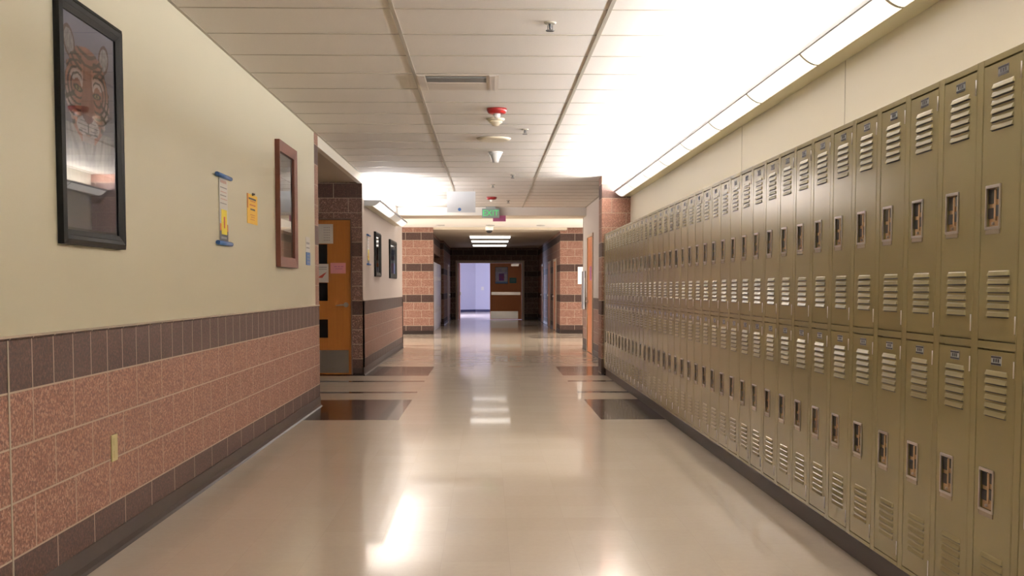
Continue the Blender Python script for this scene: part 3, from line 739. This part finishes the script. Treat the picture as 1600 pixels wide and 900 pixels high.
def framed(name, label, y0, y1, z0, z1, bw, dep, mt, fn, group=None, nu=40, nv=60, steps=True, inner=None):
    t = thing(name, (XL, (y0+y1)/2, z0), label, 'picture', group); x = XL+.001
    f = MB()
    def ring(a, b, d0, d1):      # a, b inset limits; rectangular ring as four mitred prisms
        O = [(y0+a, z0+a), (y1-a, z0+a), (y1-a, z1-a), (y0+a, z1-a)]; I = [(y0+b, z0+b), (y1-b, z0+b), (y1-b, z1-b), (y0+b, z1-b)]
        for k in range(4):
            k2 = (k+1) % 4
            q = [(x,)+O[k], (x,)+O[k2], (x+d0,)+O[k2], (x+d0,)+O[k]]; f.quad(q, mt)
            f.quad([(x+d0,)+O[k], (x+d0,)+O[k2], (x+d1,)+I[k2], (x+d1,)+I[k]], mt)
            f.quad([(x+d1,)+I[k], (x+d1,)+I[k2], (x,)+I[k2], (x,)+I[k]], mt)
    if steps:
        ring(0, bw*.32, dep*.75, dep); ring(bw*.34, bw*.62, dep*.95, dep*.75); ring(bw*.64, bw, dep*.75, dep*.45)
    else: ring(0, bw, dep, dep*.7)
    f.build('frame', t)
    grid_print('print', t, x+.006, 0, y0+bw*.9, y1-bw*.9, z0+bw*.9, z1-bw*.9, nu, nv, fn, 'x')
    if inner:
        m_ = MB(); inner(m_, x+.0062); m_.build('card', t)
    gl = MB(); gl.quad([(x+.011, y0+bw*.95, z0+bw*.95), (x+.011, y1-bw*.95, z0+bw*.95), (x+.011, y1-bw*.95, z1-bw*.95), (x+.011, y0+bw*.95, z1-bw*.95)], 'glass'); gl.build('glass', t, recalc=False)
    return t
framed('framed_picture', 'large black framed tiger portrait on the cream wall, nearest the camera', 4.405, 5.15, 1.40, 2.418, .062, .034, 'frame_black', tiger, nu=150, nv=210)
framed('framed_picture', 'mahogany framed display with a white card, near the end of the cream wall', 8.91, 9.73, 1.395, 2.435, .085, .040, 'frame_wood', art2, steps=False,
       inner=lambda m_, x: m_.box(x, x+.002, 9.07, 9.58, 1.705, 1.80, 'paper'))
framed('framed_picture', 'narrow black framed grey picture, left of the two beyond the alcove', 16.62, 17.45, 1.395, 2.085, .07, .035, 'frame_black', art3, nu=16, nv=40)
framed('framed_picture', 'black framed blue picture, right of the two beyond the alcove', 19.12, 20.45, 1.39, 2.08, .09, .035, 'frame_black', art4, nu=16, nv=40)
def banner(label, y0, y1, z0, z1, group=None):
    t = thing('banner', (XL, (y0+y1)/2, z0), label, 'banner'); x = XL+.002; w_ = y1-y0; h_ = z1-z0
    s = MB(); a0, a1 = y0+w_*.27, y1-w_*.14
    s.box(x, x+.004, a0, a1, z0+.02, z1-.02, 'paper')
    A = lambda p: a0+(a1-a0)*p
    Z = lambda p: z0+h_*p
    X1, X2 = x+.004, x+.005
    s.box(X1, X2, A(.0), A(1), Z(.06), Z(.20), 'ink_dark'); s.box(X1, X2, A(0), A(.22), Z(.20), Z(.30), 'orange'); s.box(X1, X2, A(.82), A(1), Z(.20), Z(.30), 'orange')
    s.box(X2, X2+.001, A(.18), A(.85), Z(.15), Z(.50), 'yellow'); s.box(X2+.001, X2+.0015, A(.45), A(.6), Z(.24), Z(.40), 'ink_red'); s.box(X2, X2+.001, A(.15), A(.8), Z(.09), Z(.12), 'ink')
    s.box(X1, X2, A(.12), A(.85), Z(.87), Z(.91), 'ink_pink')
    for k, q in enumerate((.80, .74, .69, .64, .58)): s.box(X1, X2, A(.1+.04*(k % 2)), A(.9-.05*(k % 3)), Z(q), Z(q+.012), 'ink_pink' if k % 2 else 'ink')
    s.build('sheet', t)
    for z_ in (z0, z1-.03):
        r = MB(); r.lathe((XL+.016, y0, z_+.012), [(.014, 0), (.014, w_)], 'blue', seg=14, axis='y'); r.build('rod', t)
    return t
banner('white and yellow paper banner between blue rods, beside the tiger portrait', 6.94, 7.31, 1.50, 1.965)
banner('small white and yellow paper banner between blue rods, beyond the alcove', 15.57, 15.95, 1.55, 2.0)
m = MB(); x = XL+.001; m.box(x, x+.002, 7.86, 8.205, 1.69, 1.905, 'yellow_paper'); m.box(x+.002, x+.003, 7.86, 7.89, 1.80, 1.905, 'orange')
for k, (a, b, z_, h_) in enumerate(((.15, .85, .82, .06), (.3, .8, .76, .03), (.25, .8, .62, .045), (.3, .75, .47, .05), (.3, .75, .30, .02), (.35, .72, .22, .02), (.3, .7, .14, .02))):
    m.box(x+.002, x+.003, 7.86+.345*a, 7.86+.345*b, 1.69+.215*z_, 1.69+.215*(z_+h_), 'ink_dark' if k in (0, 3) else 'orange')
single(m, 'flyer', 'golden yellow flyer with dark lettering on the cream wall between banner and wooden frame', 'paper')
m = MB(); m.lathe((XL+.003, 8.03, 1.908), [(.010, 0), (.012, .006), (.006, .012), (.008, .02)], 'ink_dark', seg=12, axis='x'); single(m, 'push_pin', 'dark push pin above the golden yellow flyer', 'pin')
m = MB(); x = XL+.001; m.box(x, x+.003, 10.37, 10.60, 1.565, 1.71, 'paper'); m.box(x+.003, x+.004, 10.40, 10.57, 1.64, 1.66, 'ink'); m.box(x+.003, x+.004, 10.40, 10.57, 1.60, 1.612, 'ink')
single(m, 'room_sign', 'small white paper sign near the end of the cream wall', 'sign')
m = MB(); m.box(x, x+.006, 10.375, 10.595, 1.44, 1.562, 'blue'); 
for k in range(3): m.box(x+.006, x+.007, 10.42, 10.55, 1.465+k*.03, 1.475+k*.03, 'ink')
single(m, 'room_sign', 'small blue plaque under the white sign near the end of the cream wall', 'sign')
t = thing('outlet_cover', (XL, 5.0, .42), 'ivory electrical outlet plate on the salmon block wall', 'outlet')
m = MB(); m.box(XL+.001, XL+.007, 4.962, 5.040, .420, .543, 'ivory'); m.build('plate', t, bevel=.002)
for z_ in (.452, .511): m = MB(); m.box(XL+.007, XL+.009, 4.985, 5.017, z_-.017, z_+.017, 'ivory'); m.build('socket', t)

# stainless wall panel and white sign on the right
t = thing('stainless_panel', (RX, 21.3, .8), 'stainless steel wall panel at the end of the pale right wall', 'panel')
m = MB(); m.box(RX-.001, RX-.035, 21.02, 21.56, .80, 1.55, 'steel'); m.build('panel', t, bevel=.006)
m = MB(); m.box(RX-.035, RX-.042, 21.08, 21.50, .90, 1.45, 'steel'); m.build('door', t)
t.name = 'steel_panel'
m = MB(); m.box(2.425, 2.60, YPR-.02, YPR-.001, 1.32, 1.78, 'white'); m.box(2.45, 2.58, YPR-.022, YPR-.02, 1.40, 1.70, 'paper'); single(m, 'wall_sign', 'white panel on the banded brick pier at the right', 'sign', bevel=.003)

# ------------------------------------------------------------------ ceiling fittings
t = thing('air_diffuser', (-.22, 8.27, ZC), 'square slotted air diffuser panel set in the ceiling grid', 'vent')
m = MB(); m.box(-.515, .09, 7.975, 8.565, ZC-.008, ZC-.003, 'diffuser'); m.box(-.505, -.455, 7.985, 8.555, ZC-.014, ZC-.008, 'diffuser'); m.box(.02, .065, 7.985, 8.555, ZC-.014, ZC-.008, 'diffuser'); m.build('panel', t)
m = MB(); m.box(-.45, -.003, 8.02, 8.24, ZC-.010, ZC-.0082, 'slot'); m.box(-.45, -.003, 8.05, 8.06, ZC-.013, ZC-.010, 'grey_plastic'); m.build('slot', t)
m = MB(); m.box(-.45, -.003, 8.26, 8.54, ZC-.012, ZC-.0082, 'diffuser'); m.build('cover', t)
def sprinkler(x, y, label, s=1.0):
    t = thing('sprinkler_head', (x, y, ZC), label, 'sprinkler', 'ceiling sprinkler heads')
    m = MB(); m.lathe((x, y, ZC-.010), [(.030, 0), (.036, .006), (.036, .0095)], 'tbar'); m.build('escutcheon', t)
    m = MB(); m.lathe((x, y, ZC-.040), [(.006, 0), (.008, .01), (.010, .030)], 'slot', seg=12)
    m.box(x-.016, x-.012, y-.003, y+.003, ZC-.046, ZC-.018, 'slot'); m.box(x+.012, x+.016, y-.003, y+.003, ZC-.046, ZC-.018, 'slot'); m.build('body', t)
    m = MB(); m.lathe((x, y, ZC-.051), [(.024, 0), (.026, .004)], 'slot'); m.build('deflector', t)
    return t
sprinkler(.373, 6.427, 'sprinkler head on the ceiling nearest the camera')
sprinkler(.376, 10.705, 'sprinkler head on the ceiling beside the smoke detectors')
sprinkler(.358, 14.97, 'sprinkler head beyond the white cone detector, level with the brick pillar')
sprinkler(.092, 16.36, 'sprinkler head on the ceiling centre line just before the hanging white board')
sprinkler(.382, 19.33, 'sprinkler head on the ceiling farthest away, by the exit sign')
def alarm(x, y, label, s=1):
    t = thing('fire_alarm', (x, y, ZC), label, 'alarm')
    m = MB(); m.lathe((x, y, ZC-.045), [(.062, 0), (.078, .008), (.086, .026), (.088, .0445)], 'red'); m.build('base', t)
    m = MB(); m.lathe((x, y, ZC-.085), [(.010, 0), (.024, .008), (.030, .022), (.032, .040)], 'white'); m.build('strobe', t)
alarm(.088, 9.495, 'round red fire alarm with white strobe on the near ceiling')
alarm(.082, 18.65, 'round red fire alarm above the exit sign')
t = thing('smoke_detector', (.081, 10.05, ZC), 'beige domed smoke detector just behind the red alarm', 'smoke detector')
m = MB(); m.lathe((.081, 10.05, ZC-.022), [(.070, 0), (.083, .010), (.085, .0215)], 'beige'); m.build('base', t)
m = MB(); m.lathe((.081, 10.05, ZC-.070), [(.012, 0), (.030, .006), (.042, .022), (.062, .034), (.064, .048)], 'beige'); m.build('dome', t)
t = thing('speaker_plate', (.071, 11.37, ZC), 'flat round beige cover plate on the ceiling', 'cover')
m = MB(); m.lathe((.071, 11.37, ZC-.022), [(.15, 0), (.172, .008), (.182, .0215)], 'beige', seg=40); m.build('plate', t)
t = thing('heat_detector', (.1, 12.5, ZC), 'white cone-shaped detector hanging below the ceiling', 'detector')
m = MB(); m.lathe((.1, 12.5, ZC-.018), [(.078, 0), (.085, .0175)], 'white'); m.build('base', t)
m = MB(); m.lathe((.1, 12.5, ZC-.125), [(.026, 0), (.036, .006), (.048, .05), (.066, .085), (.074, .107)], 'white'); m.build('cone', t)
# hanging white board
t = thing('hanging_board', (-.405, 17.2, 2.41), 'white board with a blue dot hanging from the ceiling by two wires', 'sign')
m = MB(); m.box(-.632, -.180, 17.195, 17.205, 2.415, 2.745, 'board'); b_ = m.build('board', t)
m = MB(); m.lathe((-.433, 17.193, 2.462), [(.026, 0), (.026, .002)], 'blue', axis='y'); m.build('dot', b_)
m = MB()
for xx in (-.60, -.21): m.box(xx-.002, xx+.002, 17.198, 17.202, 2.745, ZC, 'grey_plastic')
m.build('wire', t)
# exit sign
ye_ = 20.88
t = thing('exit_sign', (.073, ye_, 2.56), 'green lettered exit sign hanging at the ceiling bulkhead', 'exit sign')
m = MB(); m.box(-.02, .166, ye_-.03, ye_+.03, 2.745, ZC-.0005, 'grey_plastic'); m.build('canopy', t)
m = MB(); m.box(-.094, .241, ye_-.012, ye_+.012, 2.565, 2.745, 'exit_face'); m.build('panel', t, bevel=.003)
text_mesh('EXIT', .155, 'lettering', 'green', t, Matrix.Translation((.073, ye_-.014, 2.655)) @ Matrix.Rotation(PI/2, 4, 'X'))
m = MB(); m.box(.117, .365, 20.93, 20.936, 2.502, 2.615, 'magenta'); m.box(.13, .35, 20.936, 20.998, 2.605, 2.615, 'magenta'); single(m, 'hanging_tag', 'magenta paper sign hanging just below the exit sign', 'sign')
# crossing ceiling
for x_, lb in ((-1.17, 'round recessed downlight at the left of the bright crossing ceiling'), (.086, 'round recessed downlight in the middle of the bright crossing ceiling'), (1.363, 'round recessed downlight at the right of the bright crossing ceiling')):
    t = thing('downlight', (x_, 27.3, 2.8), lb, 'downlight', 'recessed downlights over the crossing')
    m = MB(); m.lathe((x_, 27.3, 2.786), [(.105, 0), (.115, .0135)], 'grey_plastic'); m.build('trim_ring', t)
    m = MB(); m.lathe((x_, 27.3, 2.784), [(.085, 0), (.085, .002)], 'tbar'); m.build('reflector', t)
t = thing('dome_camera', (.062, 27.9, 2.8), 'white dome camera with dark lens above the far corridor mouth', 'camera')
m = MB(); m.lathe((.062, 27.9, 2.700), [(.09, 0), (.105, .02), (.105, .0995)], 'white'); m.build('housing', t)
m = MB(); m.lathe((.062, 27.9, 2.630), [(.02, 0), (.055, .015), (.075, .04), (.082, .07)], 'black'); m.build('dome', t)
# far corridor surface lights
for y_, mt, lb in ((31.3, 'troffer', 'brightest and nearest ceiling light in the far corridor'), (34.2, 'troffer_dim', 'middle ceiling light of three in the far corridor'), (37.6, 'troffer_dim', 'farthest ceiling light in the far corridor before the double door')):
    t = thing('ceiling_light', (.1, y_+.4, 2.745), lb, 'ceiling light', 'ceiling lights of the far corridor')
    m = MB(); m.box(-.51, .70, y_, y_+.75, 2.715, 2.7445, 'white'); m.build('frame', t)
    m = MB(); m.box(-.49, .68, y_+.02, y_+.73, 2.680, 2.715, mt); m.build('lens', t)
